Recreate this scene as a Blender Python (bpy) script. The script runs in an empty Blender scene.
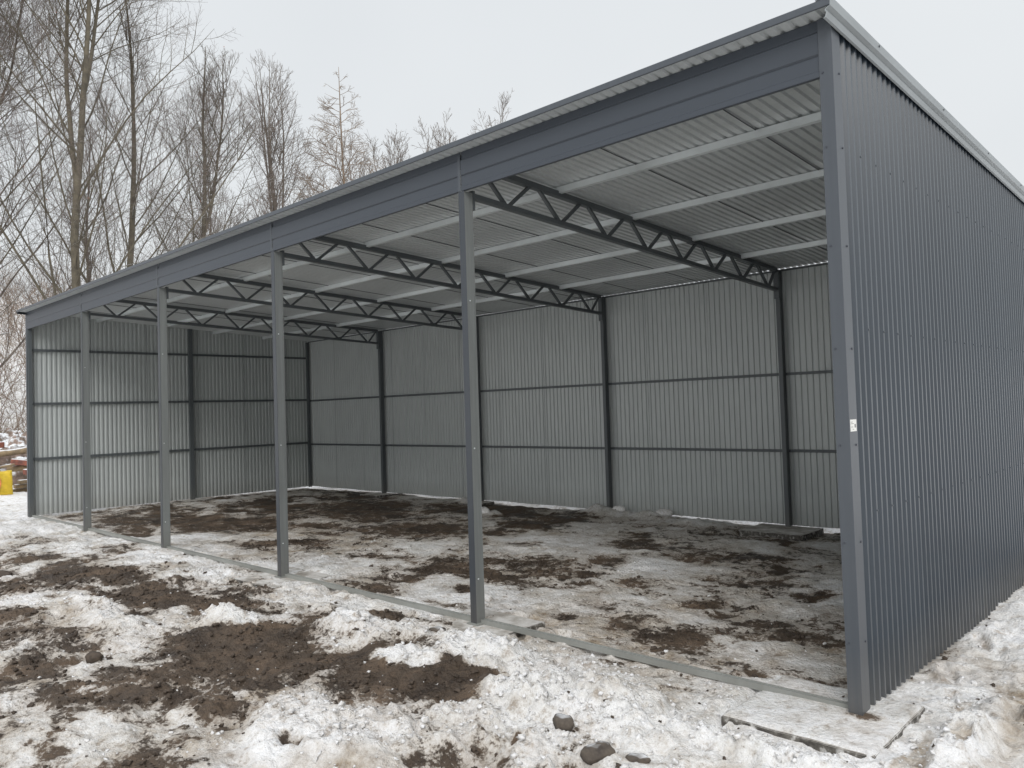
import bpy, math, random
import numpy as np
from mathutils import Vector, Matrix

rng = np.random.default_rng(11)
random.seed(5)
C = bpy.context.scene.collection
scene = bpy.context.scene

# ------------------------------------------------------------------ helpers
def tag(o, label=None, cat=None, group=None, kind=None):
    if label: o['label'] = label
    if cat: o['category'] = cat
    if group: o['group'] = group
    if kind: o['kind'] = kind
    return o

def empty(name, loc=(0, 0, 0), rz=0):
    o = bpy.data.objects.new(name, None)
    C.objects.link(o); o.location = loc; o.rotation_euler = (0, 0, rz)
    return o

def np_mesh(name, V, F, mats, parent=None, smooth=False, midx=None, loc=None):
    """V (n,3), F (m,k) array of equal-size faces or list of such arrays"""
    me = bpy.data.meshes.new(name)
    V = np.asarray(V, dtype=np.float32)
    Fs = F if isinstance(F, list) else [F]
    Fs = [np.asarray(f, dtype=np.int32) for f in Fs if len(f)]
    me.vertices.add(len(V)); me.vertices.foreach_set('co', V.ravel())
    nl = sum(f.size for f in Fs); npoly = sum(len(f) for f in Fs)
    me.loops.add(nl); me.polygons.add(npoly)
    me.loops.foreach_set('vertex_index', np.concatenate([f.ravel() for f in Fs]))
    starts = []; s = 0
    for f in Fs:
        starts.append(s + np.arange(len(f)) * f.shape[1]); s += f.size
    me.polygons.foreach_set('loop_start', np.concatenate(starts).astype(np.int32))
    if midx is not None: me.polygons.foreach_set('material_index', np.asarray(midx, dtype=np.int32))
    if smooth: me.polygons.foreach_set('use_smooth', np.ones(npoly, dtype=bool))
    me.update(calc_edges=True); me.validate()
    for m in (mats if isinstance(mats, (list, tuple)) else [mats]): me.materials.append(m)
    o = bpy.data.objects.new(name, me); C.objects.link(o)
    if parent: o.parent = parent
    if loc is not None: o.location = loc
    return o

class MB:
    def __init__(s): s.v = []; s.f = []
    def box(s, x0, x1, y0, y1, z0, z1):
        b = len(s.v)
        s.v += [(x, y, z) for z in (z0, z1) for y in (y0, y1) for x in (x0, x1)]
        s.f += [[b+i for i in q] for q in ((0,2,3,1),(4,5,7,6),(0,1,5,4),(2,6,7,3),(0,4,6,2),(1,3,7,5))]
        return s
    def bar(s, p, q, w, h, side=(1, 0, 0)):
        """box-section bar from p to q; w along side, h along the other normal"""
        p = Vector(p); q = Vector(q); d = (q-p).normalized(); sd = Vector(side); n = d.cross(sd).normalized()
        sd = n.cross(d).normalized(); b = len(s.v)
        for e in (p, q):
            for a, c in ((-1,-1),(1,-1),(1,1),(-1,1)):
                s.v.append(tuple(e + sd*(a*w/2) + n*(c*h/2)))
        s.f += [[b+i for i in k] for k in ((0,3,2,1),(4,5,6,7),(0,1,5,4),(1,2,6,5),(2,3,7,6),(3,0,4,7))]
        return s
    def extrude(s, prof, a, b, axis):
        """closed thin profile (list of 2-D pts) extruded along axis 'x' (prof=y,z) or 'y' (prof=x,z), or 'z' (prof=x,y)"""
        n = len(prof); o = len(s.v)
        for t in (a, b):
            for p in prof:
                s.v.append({'x': (t, p[0], p[1]), 'y': (p[0], t, p[1]), 'z': (p[0], p[1], t)}[axis])
        for i in range(n):
            j = (i+1) % n
            s.f.append([o+i, o+j, o+n+j, o+n+i])
        s.f.append([o+i for i in range(n)][::-1]); s.f.append([o+n+i for i in range(n)])
        return s
    def build(s, name, mat, parent=None, bevel=0, recalc=True, loc=None):
        me = bpy.data.meshes.new(name)
        me.from_pydata(s.v, [], s.f); me.update()
        if recalc:
            import bmesh
            bm = bmesh.new(); bm.from_mesh(me); bmesh.ops.recalc_face_normals(bm, faces=bm.faces[:])
            bm.to_mesh(me); bm.free()
        me.materials.append(mat)
        o = bpy.data.objects.new(name, me); C.objects.link(o)
        if parent: o.parent = parent
        if loc is not None: o.location = loc
        if bevel:
            m = o.modifiers.new('bevel', 'BEVEL'); m.width = bevel; m.segments = 1; m.limit_method = 'ANGLE'
        return o

def thick(path, t):
    """open 2-D path -> closed thin outline"""
    P = [Vector(p) for p in path]; out = []
    for i, p in enumerate(P):
        d = (P[min(i+1, len(P)-1)] - P[max(i-1, 0)]).normalized()
        out.append(p + Vector((-d.y, d.x))*t)
    return [tuple(p) for p in P] + [tuple(p) for p in out[::-1]]

# numpy value noise ---------------------------------------------------------
_T = rng.random((256, 256)).astype(np.float32)
def vnoise(x, y, seed=0):
    x = x + seed*17.31; y = y + seed*9.77
    xi = np.floor(x).astype(np.int64); yi = np.floor(y).astype(np.int64)
    fx = x-xi; fy = y-yi
    fx = fx*fx*fx*(fx*(fx*6-15)+10); fy = fy*fy*fy*(fy*(fy*6-15)+10)
    g = lambda a, b: _T[a & 255, b & 255]
    return ((g(xi, yi)*(1-fx)+g(xi+1, yi)*fx)*(1-fy) + (g(xi, yi+1)*(1-fx)+g(xi+1, yi+1)*fx)*fy)*2-1
def fbm(x, y, f, octv=4, seed=0, gain=.5):
    r = 0; a = 1; n = 0
    c, s = math.cos(.6), math.sin(.6)
    for i in range(octv):
        r = r + a*vnoise(x*f, y*f, seed+i*3); n += a; a *= gain; f *= 2.03
        x, y = c*x-s*y, s*x+c*y
    return r/n
_T2 = rng.random((256, 256)).astype(np.float32)
def worley(x, y, f, seed=0):
    x = x*f + seed*7.7; y = y*f + seed*3.1
    xi = np.floor(x).astype(np.int64); yi = np.floor(y).astype(np.int64)
    best = np.full(x.shape, 9.0)
    for i in (-1, 0, 1):
        for j in (-1, 0, 1):
            cx = xi+i; cy = yi+j
            dx = cx+.15+.7*_T[cx & 255, cy & 255]-x; dy = cy+.15+.7*_T2[cx & 255, cy & 255]-y
            rr_ = .55+.6*_T2[cy & 255, cx & 255]
            best = np.minimum(best, (dx*dx+dy*dy)/(rr_*rr_))
    return np.sqrt(best)
def sstep(a, b, x):
    t = np.clip((x-a)/(b-a), 0, 1); return t*t*(3-2*t)

# ------------------------------------------------------------------ materials
def newmat(name):
    m = bpy.data.materials.new(name); m.use_nodes = True
    nt = m.node_tree; b = nt.nodes['Principled BSDF']
    return m, nt, b
def nd(nt, t, **kw):
    n = nt.nodes.new(t)
    for k, v in kw.items():
        if k in n.inputs: n.inputs[k].default_value = v
        else: setattr(n, k, v)
    return n
def ramp(nt, src, stops):
    r = nt.nodes.new('ShaderNodeValToRGB')
    e = r.color_ramp.elements
    e[0].position, e[0].color = stops[0][0], (*stops[0][1], 1)
    e[1].position, e[1].color = stops[-1][0], (*stops[-1][1], 1)
    for p, c in stops[1:-1]:
        q = e.new(p); q.color = (*c, 1)
    nt.links.new(src, r.inputs[0]); return r
def mixc(nt, fac, a, b, blend='MIX'):
    n = nt.nodes.new('ShaderNodeMix'); n.data_type = 'RGBA'; n.blend_type = blend
    for s, v in ((0, fac), (6, a), (7, b)):
        if isinstance(v, bpy.types.NodeSocket): nt.links.new(v, n.inputs[s])
        elif s == 0: n.inputs[0].default_value = v
        else: n.inputs[s].default_value = (*v, 1)
    return n.outputs[2]
def math_(nt, op, a, b=None, c=None):
    n = nt.nodes.new('ShaderNodeMath'); n.operation = op
    for i, v in enumerate((a, b, c)):
        if v is None: continue
        if isinstance(v, bpy.types.NodeSocket): nt.links.new(v, n.inputs[i])
        else: n.inputs[i].default_value = v
    return n.outputs[0]

def painted(name, col, rough=.42, var=.04, dirt=.25, back=None, metallic=0, streak=True, scuff=.16, spec=.5):
    m, nt, b = newmat(name); L = nt.links.new
    tc = nd(nt, 'ShaderNodeTexCoord')
    geo = nd(nt, 'ShaderNodeNewGeometry')
    n1 = nd(nt, 'ShaderNodeTexNoise', Scale=1.3, Detail=5.0, Roughness=.6); L(geo.outputs['Position'], n1.inputs[0])
    mp = nd(nt, 'ShaderNodeMapping'); mp.inputs['Scale'].default_value = (30, 30, 1.2)
    L(geo.outputs['Position'], mp.inputs[0])
    n2 = nd(nt, 'ShaderNodeTexNoise', Scale=1.0, Detail=4.0, Roughness=.6); L(mp.outputs[0], n2.inputs[0])
    base = col
    if back:
        base = mixc(nt, geo.outputs['Backfacing'], col, back)
    r1 = ramp(nt, n1.outputs[0], [(.3, (1-var,)*3), (.7, (1+var*.4,)*3)])
    c = mixc(nt, 1, base, r1.outputs[0], 'MULTIPLY')
    if streak:
        r2 = ramp(nt, n2.outputs[0], [(.35, (1-dirt*.6,)*3), (.65, (1.04, 1.04, 1.03))])
        c = mixc(nt, 1, c, r2.outputs[0], 'MULTIPLY')
    # splashed dirt near the ground
    sx = nd(nt, 'ShaderNodeSeparateXYZ'); L(geo.outputs['Position'], sx.inputs[0])
    h = math_(nt, 'MULTIPLY_ADD', n1.outputs[0], -.5, .5)
    low = nt.nodes.new('ShaderNodeMapRange'); L(sx.outputs[2], low.inputs[0])
    low.inputs[1].default_value = 0; low.inputs[2].default_value = .35; low.inputs[3].default_value = .5; low.inputs[4].default_value = 0
    f = math_(nt, 'MULTIPLY', low.outputs[0], n2.outputs[0])
    c = mixc(nt, f, c, (.17, .15, .12))
    oi = nd(nt, 'ShaderNodeObjectInfo')
    ov = ramp(nt, oi.outputs['Random'], [(0, (.93, .93, .935)), (1, (1.05, 1.05, 1.045))]); c = mixc(nt, 1, c, ov.outputs[0], 'MULTIPLY')
    # scuffs and dust
    n4 = nd(nt, 'ShaderNodeTexNoise', Scale=9.0, Detail=8.0, Roughness=.75); L(geo.outputs['Position'], n4.inputs[0])
    sc4 = ramp(nt, n4.outputs[0], [(.64, (0, 0, 0)), (.80, (scuff,)*3)]); c = mixc(nt, sc4.outputs[0], c, (.30, .29, .27))
    L(c, b.inputs['Base Color'])
    rr = nt.nodes.new('ShaderNodeMapRange'); L(n1.outputs[0], rr.inputs[0])
    rr.inputs[1].default_value = .3; rr.inputs[2].default_value = .7
    rr.inputs[3].default_value = rough-.01; rr.inputs[4].default_value = rough+.02
    L(rr.outputs[0], b.inputs['Roughness'])
    b.inputs['Metallic'].default_value = metallic
    if spec > .95: b.inputs['Coat Weight'].default_value = .5; b.inputs['Coat Roughness'].default_value = .2
    b.inputs['Specular IOR Level'].default_value = spec
    return m

GRAPH = (.075, .090, .112)
GREYB = (.49, .52, .52)
M = {}
M['sheet'] = painted('graphite_sheet', (.034, .046, .061), .30, back=GREYB, dirt=.10, scuff=.0, spec=.6)
M['roof'] = painted('roof_sheet', GRAPH, .30, back=(.56, .59, .60), dirt=.08, scuff=0, spec=.8)
M['trim'] = painted('graphite_trim', (.064, .073, .086), .36, dirt=.08)
M['fascia'] = painted('fascia_paint', (.046, .055, .069), .40, dirt=.1, streak=False)
M['flash'] = painted('post_flashing', (.040, .047, .057), .38, dirt=.1)
M['steel'] = painted('painted_steel', (.20, .213, .212), .42, dirt=.25)
M['truss'] = painted('truss_paint', (.095, .107, .114), .45, dirt=.2, streak=False)
M['galv'] = painted('galvanised', (.84, .89, .90), .32, var=.2, dirt=.15, scuff=0, metallic=.35, streak=False)
M['rake'] = painted('rake_metal', (.32, .345, .355), .4, var=.15, dirt=.15, metallic=.2, streak=False)
M['rail'] = painted('rail_steel', (.30, .315, .30), .5, var=.3, streak=False)
M['screw'] = painted('screw_head', (.05, .055, .07), .4, streak=False)

def simple(name, col, rough=.7, var=.3, scale=6, col2=None, bump=.01, detail=6):
    m, nt, b = newmat(name); L = nt.links.new
    geo = nd(nt, 'ShaderNodeNewGeometry')
    n = nd(nt, 'ShaderNodeTexNoise', Scale=scale, Detail=float(detail), Roughness=.65); L(geo.outputs['Position'], n.inputs[0])
    c2 = col2 or tuple(x*(1-var) for x in col)
    r = ramp(nt, n.outputs[0], [(.38, c2), (.62, col)])
    L(r.outputs[0], b.inputs['Base Color']); b.inputs['Roughness'].default_value = rough
    bp = nd(nt, 'ShaderNodeBump', Strength=.6, Distance=bump); L(n.outputs[0], bp.inputs['Height']); L(bp.outputs[0], b.inputs['Normal'])
    return m
M['mudlump'] = simple('mud_clod', (.075, .055, .040), .85, .4, 30)
M['snowlump'] = simple('snow_lump', (.80, .80, .81), .75, .1, 40, col2=(.60, .58, .55), bump=.03)
M['sack'] = simple('yellow_plastic', (.72, .50, .03), .45, .25, 5)
M['purple'] = simple('purple_print', (.22, .10, .35), .5, .3, 12)
M['orange'] = simple('orange_print', (.75, .28, .08), .5, .3, 12)
M['label'] = simple('paper_label', (.8, .8, .76), .6, .08, 20, bump=.001)
M['ink'] = simple('label_print', (.25, .25, .24), .6, .3, 300, bump=.001)

def snowtop(name, col, col2, thresh=.55, scale=8, rough=.85, snow=(.82, .84, .86), bump=.02, soft=.15, nstr=.35, backside=False):
    m, nt, b = newmat(name); L = nt.links.new
    geo = nd(nt, 'ShaderNodeNewGeometry')
    n = nd(nt, 'ShaderNodeTexNoise', Scale=scale, Detail=6.0, Roughness=.65); L(geo.outputs['Position'], n.inputs[0])
    r = ramp(nt, n.outputs[0], [(.38, col2), (.62, col)])
    s = nd(nt, 'ShaderNodeSeparateXYZ'); L(geo.outputs['Normal'], s.inputs[0])
    n2 = nd(nt, 'ShaderNodeTexNoise', Scale=scale*.7, Detail=3.0); L(geo.outputs['Position'], n2.inputs[0])
    a = math_(nt, 'MULTIPLY_ADD', n2.outputs[0], nstr*2, -nstr)
    a = math_(nt, 'ADD', a, s.outputs[2])
    mr = nt.nodes.new('ShaderNodeMapRange'); L(a, mr.inputs[0])
    mr.inputs[1].default_value = thresh-soft; mr.inputs[2].default_value = thresh+soft
    c = mixc(nt, mr.outputs[0], r.outputs[0], snow)
    L(c, b.inputs['Base Color']); b.inputs['Roughness'].default_value = rough
    bp = nd(nt, 'ShaderNodeBump', Strength=.7, Distance=bump); L(n.outputs[0], bp.inputs['Height']); L(bp.outputs[0], b.inputs['Normal'])
    return m
M['stone'] = snowtop('stone', (.10, .082, .065), (.045, .036, .03), thresh=1.02, scale=14, bump=.01)
M['rubble'] = snowtop('snowy_rubble', (.30, .22, .18), (.12, .09, .07), thresh=.80, scale=3.6, bump=.14, nstr=.5)
M['wood'] = snowtop('weathered_wood', (.30, .22, .13), (.16, .12, .08), thresh=.8, scale=6)
M['brickred'] = snowtop('rusty_red', (.32, .11, .07), (.14, .06, .05), thresh=.6, scale=5)
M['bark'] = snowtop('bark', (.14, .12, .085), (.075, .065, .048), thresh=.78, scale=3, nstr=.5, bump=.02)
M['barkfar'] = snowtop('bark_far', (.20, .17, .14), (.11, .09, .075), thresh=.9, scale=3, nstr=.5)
M['twig'] = snowtop('twigs', (.20, .155, .13), (.11, .085, .075), thresh=.86, scale=.8, nstr=.7)
M['barksnow'] = snowtop('bark_under_snow', (.15, .13, .10), (.08, .07, .055), thresh=.42, scale=3, nstr=.3)
M['larch'] = snowtop('larch_bark', (.28, .21, .15), (.17, .13, .10), thresh=.9, scale=3, nstr=.4)
M['leafdry'] = simple('dry_leaf', (.30, .15, .10), .8, .4, 3)
M['brush'] = snowtop('brown_brush', (.30, .22, .16), (.17, .125, .09), thresh=.95, scale=.6, nstr=.5)

# concrete with crust of dirty snow
m, nt, b = newmat('snowy_concrete'); L = nt.links.new
geo = nd(nt, 'ShaderNodeNewGeometry')
n = nd(nt, 'ShaderNodeTexNoise', Scale=3.2, Detail=9.0, Roughness=.68); L(geo.outputs['Position'], n.inputs[0])
n2 = nd(nt, 'ShaderNodeTexNoise', Scale=25.0, Detail=5.0); L(geo.outputs['Position'], n2.inputs[0])
top = ramp(nt, n.outputs[0], [(.30, (.20, .18, .155)), (.45, (.36, .335, .30)), (.55, (.56, .54, .51)), (.75, (.76, .755, .75))])
side = ramp(nt, n2.outputs[0], [(.35, (.045, .04, .035)), (.55, (.13, .12, .105)), (.68, (.5, .49, .47))])  # concrete sides coloured darker, their shade painted in
s = nd(nt, 'ShaderNodeSeparateXYZ'); L(geo.outputs['Normal'], s.inputs[0])
f = math_(nt, 'GREATER_THAN', s.outputs[2], .6)
c = mixc(nt, f, side.outputs[0], top.outputs[0]); L(c, b.inputs['Base Color']); b.inputs['Roughness'].default_value = .75
bp = nd(nt, 'ShaderNodeBump', Strength=.7, Distance=.012); L(n.outputs[0], bp.inputs['Height']); L(bp.outputs[0], b.inputs['Normal'])
M['concrete'] = m

# ground: attribute driven (r = mud, g = tan stain, b = darker shed floor towards the back)
m, nt, b = newmat('snow_and_mud'); L = nt.links.new
geo = nd(nt, 'ShaderNodeNewGeometry'); P = geo.outputs['Position']
at = nd(nt, 'ShaderNodeAttribute', attribute_name='cover'); sc = nd(nt, 'ShaderNodeSeparateColor'); L(at.outputs['Color'], sc.inputs[0])
def N(scale, det, rough=.6, dist=0):
    n = nd(nt, 'ShaderNodeTexNoise', Scale=scale, Detail=float(det), Roughness=rough, Distortion=dist); L(P, n.inputs[0]); return n.outputs[0]
nA, nB, nC, nD = N(1.3, 8, .68, .3), N(7, 9, .72), N(38, 6, .7), N(3, 7, .7, .4)
# mud mask
f = math_(nt, 'MULTIPLY_ADD', nB, 1.9, -.95); f = math_(nt, 'ADD', f, sc.outputs[0])
f2 = math_(nt, 'MULTIPLY_ADD', nC, .9, -.45); f = math_(nt, 'ADD', f, f2)
mk = nt.nodes.new('ShaderNodeMapRange'); L(f, mk.inputs[0]); mk.inputs[1].default_value = .44; mk.inputs[2].default_value = .62
sl = nt.nodes.new('ShaderNodeMapRange'); L(f, sl.inputs[0]); sl.inputs[1].default_value = .15; sl.inputs[2].default_value = .48; sl.inputs[4].default_value = .7
# stain mask
g = math_(nt, 'MULTIPLY_ADD', nD, 1.5, -.75); g = math_(nt, 'ADD', g, sc.outputs[1])
g2 = math_(nt, 'MULTIPLY_ADD', nC, .6, -.3); g = math_(nt, 'ADD', g, g2)
mg = nt.nodes.new('ShaderNodeMapRange'); L(g, mg.inputs[0]); mg.inputs[1].default_value = .3; mg.inputs[2].default_value = .95
snow = ramp(nt, nA, [(.34, (.60, .565, .52)), (.45, (.85, .845, .835)), (.56, (.92, .92, .93))])
speck = ramp(nt, nC, [(.29, (.45, .40, .35)), (.38, (.92, .91, .89)), (.50, (1, 1, 1))])
snowc = mixc(nt, 1, snow.outputs[0], speck.outputs[0], 'MULTIPLY')
blot = ramp(nt, nB, [(.34, (.46, .39, .32)), (.44, (.90, .885, .86)), (.54, (1, 1, 1))])
snowc = mixc(nt, .9, snowc, blot.outputs[0], 'MULTIPLY')
tan = ramp(nt, nB, [(.33, (.17, .12, .08)), (.5, (.38, .31, .23)), (.65, (.64, .58, .50))])
c = mixc(nt, math_(nt, 'MAXIMUM', mg.outputs[0], sl.outputs[0]), snowc, tan.outputs[0])
mud = ramp(nt, nC, [(.3, (.035, .026, .019)), (.55, (.105, .077, .054)), (.75, (.20, .155, .115))])
nE = N(2.2, 5, .6); me_ = ramp(nt, nE, [(.38, (.45, .42, .40)), (.5, (.9, .88, .85)), (.64, (1.45, 1.4, 1.35))])
mudb = mixc(nt, nD, mud.outputs[0], (.080, .057, .040)); mudb = mixc(nt, 1, mudb, me_.outputs[0], 'MULTIPLY')
c = mixc(nt, mk.outputs[0], c, mudb)
back_dark = ramp(nt, sc.outputs[2], [(0, (1, 1, 1)), (1, (.66, .65, .63))])
c = mixc(nt, 1, c, back_dark.outputs[0], 'MULTIPLY')
L(c, b.inputs['Base Color'])
rg = nt.nodes.new('ShaderNodeMapRange'); L(mk.outputs[0], rg.inputs[0]); rg.inputs[3].default_value = 0; rg.inputs[4].default_value = .12
r5 = ramp(nt, nE, [(.40, (.30,)*3), (.58, (.68,)*3)]); r6 = math_(nt, 'ADD', r5.outputs[0], rg.outputs[0])
L(r6, b.inputs['Roughness']); b.inputs['Specular IOR Level'].default_value = .4
vo = nt.nodes.new('ShaderNodeTexVoronoi'); vo.inputs['Scale'].default_value = 42; L(P, vo.inputs['Vector'])
vo2 = nt.nodes.new('ShaderNodeTexVoronoi'); vo2.inputs['Scale'].default_value = 95; L(P, vo2.inputs['Vector'])
hh = math_(nt, 'MULTIPLY_ADD', nC, .9, nB)
hh = math_(nt, 'MULTIPLY_ADD', vo.outputs['Distance'], -.28, hh); hh = math_(nt, 'MULTIPLY_ADD', vo2.outputs['Distance'], -.16, hh)
bp = nd(nt, 'ShaderNodeBump', Strength=.8, Distance=.034); L(hh, bp.inputs['Height']); L(bp.outputs[0], b.inputs['Normal'])
M['ground'] = m

# ------------------------------------------------------------------ ground
def axis_pts(segs):
    out = [segs[0][0]]
    for a, b_, s0, s1 in segs:
        x = a
        while x < b_-1e-6:
            t = (x-a)/(b_-a); x = x + s0*(s1/s0)**t
            out.append(min(x, b_))
    return np.unique(np.array(out))
xs = axis_pts([(-420, -60, 60, 6), (-60, -19, 5, .3), (-19, -8, .09, .045), (-8, -4, .04, .017), (-4, 2.6, .0155, .0155), (2.6, 6, .03, .3), (6, 60, .6, 8), (60, 420, 10, 60)])
ys = axis_pts([(-420, -40, 60, 6), (-40, -3.6, 5, .03), (-3.6, .4, .014, .016), (.4, 3, .018, .03), (3, 8, .035, .08), (8, 60, .15, 6), (60, 420, 8, 60)])
X, Y = np.meshgrid(xs, ys); X = X.astype(np.float64)

MUD = [(-8.016, -1.203, 0.564, 0.394, -0.744, 0.246), (-6.309, -1.269, 0.443, 0.322, -0.526, 0.208), (-5.612, -1.089, 0.441, 0.323, -0.341, 0.157), (-3.858, -1.518, 0.53, 0.40, -0.72, 0.38), (-3.159, -1.121, 0.40, 0.30, -0.30, 0.20), (-2.297, -1.154, 0.50, 0.39, -0.34, 0.30), (-4.206, -0.597, 0.286, 0.212, -0.167, 0.11), (-4.741, -2.62, 0.211, 0.163, -0.458, 0.127), (-5.711, -2.459, 0.28, 0.213, -0.675, 0.178), (-3.019, -2.281, 0.192, 0.154, -0.275, 0.127), (-3.887, -2.774, 0.206, 0.164, -0.191, 0.056), (-3.902, -2.221, 0.336, 0.263, -0.334, 0.132), (-1.444, -1.71, 0.198, 0.162, -0.102, 0.092), (-10.812, 1.641, 1.416, 0.86, -1.051, 0.513), (-10.298, 4.068, 1.211, 0.687, -1.504, 1.076), (-7.447, 3.112, 0.932, 0.577, -0.689, 0.576), (-8.178, 5.3, 1.133, 0.636, -0.795, 0.617), (-3.944, 3.719, 0.39, 0.254, -0.231, 0.343), (-3.759, 2.649, 0.259, 0.176, -0.168, 0.224), (-3.471, 2.089, 0.171, 0.119, -0.118, 0.154), (-1.948, 1.675, 0.207, 0.15, -0.085, 0.15), (-1.298, 2.452, 0.173, 0.125, -0.085, 0.207), (-1.545, 0.403, 0.067, 0.052, -0.049, 0.077), (-5.048, 1.177, 0.131, 0.09, -0.205, 0.174), (-3.997, 0.793, 0.121, 0.086, -0.151, 0.142), (-0.798, 0.28, 0.123, 0.096, -0.058, 0.118), (-12.966, 1.018, 0.884, 0.526, -0.737, 0.274), (-8.108, 1.179, 0.742, 0.482, -0.375, 0.216), (-3.801, -0.373, 0.208, 0.155, -0.152, 0.115), (-2.622, 0.579, 0.099, 0.074, -0.097, 0.116), (-2.353, 3.804, 0.354, 0.239, -0.121, 0.258)]
MW = [.95, .95, .92, 1.1, 1, 1.1, .8, .8, .7, .7, .7, .75, .62] + [.75]*40
STAIN = [(-1.046, 0.785, 0.328, 0.252, -0.257, 0.524), (-1.865, 1.529, 0.403, 0.296, -0.328, 0.576), (-2.825, 0.824, 0.421, 0.309, -0.321, 0.387), (0.549, 0.593, 0.172, 0.137, -0.151, 0.674), (0.282, -0.343, 0.218, 0.178, -0.1, 0.334), (-1.971, -0.204, 0.331, 0.256, -0.206, 0.248), (-1.312, -0.416, 0.241, 0.19, -0.098, 0.139), (-5.226, -2.09, 0.618, 0.468, -0.944, 0.319), (-6.215, -2.091, 0.466, 0.346, -0.794, 0.233), (-2.449, -2.266, 0.523, 0.424, -0.184, 0.097), (-6.566, 0.961, 0.637, 0.43, -0.672, 0.444), (-4.827, 2.134, 0.592, 0.399, -0.638, 0.656), (-0.652, -0.809, 0.241, 0.195, -0.076, 0.127), (-2.333, 3.176, 0.668, 0.461, -0.344, 0.68)]
def patches(X, Y, lst, W=None, warp=.35):
    out = np.zeros_like(X)
    wx = fbm(X, Y, 1.6, 4, 31)*warp; wy = fbm(X, Y, 1.6, 4, 57)*warp
    for i, (cx, cy, ax, ay, bx, by) in enumerate(lst):
        det = ax*by - ay*bx
        if abs(det) < 1e-6: continue
        R = 1.9*(math.hypot(ax, ay)+math.hypot(bx, by))
        sel = (np.abs(X-cx) < R) & (np.abs(Y-cy) < R)
        if not sel.any(): continue
        sz = min(1, math.sqrt(abs(det))*2.2)
        dx = X[sel]-cx+wx[sel]*sz; dy = Y[sel]-cy+wy[sel]*sz
        a = (dx*by-dy*bx)/det; c_ = (ax*dy-ay*dx)/det
        r = np.sqrt(a*a+c_*c_)
        v = sstep(1.75, .35, r)*(W[i] if W else 1)
        out[sel] = np.maximum(out[sel], v)
    return out
def rectmask(X, Y, x0, x1, y0, y1, m):
    return sstep(-m, 0, np.minimum(np.minimum(X-x0, x1-X), np.minimum(Y-y0, y1-Y)))

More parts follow.
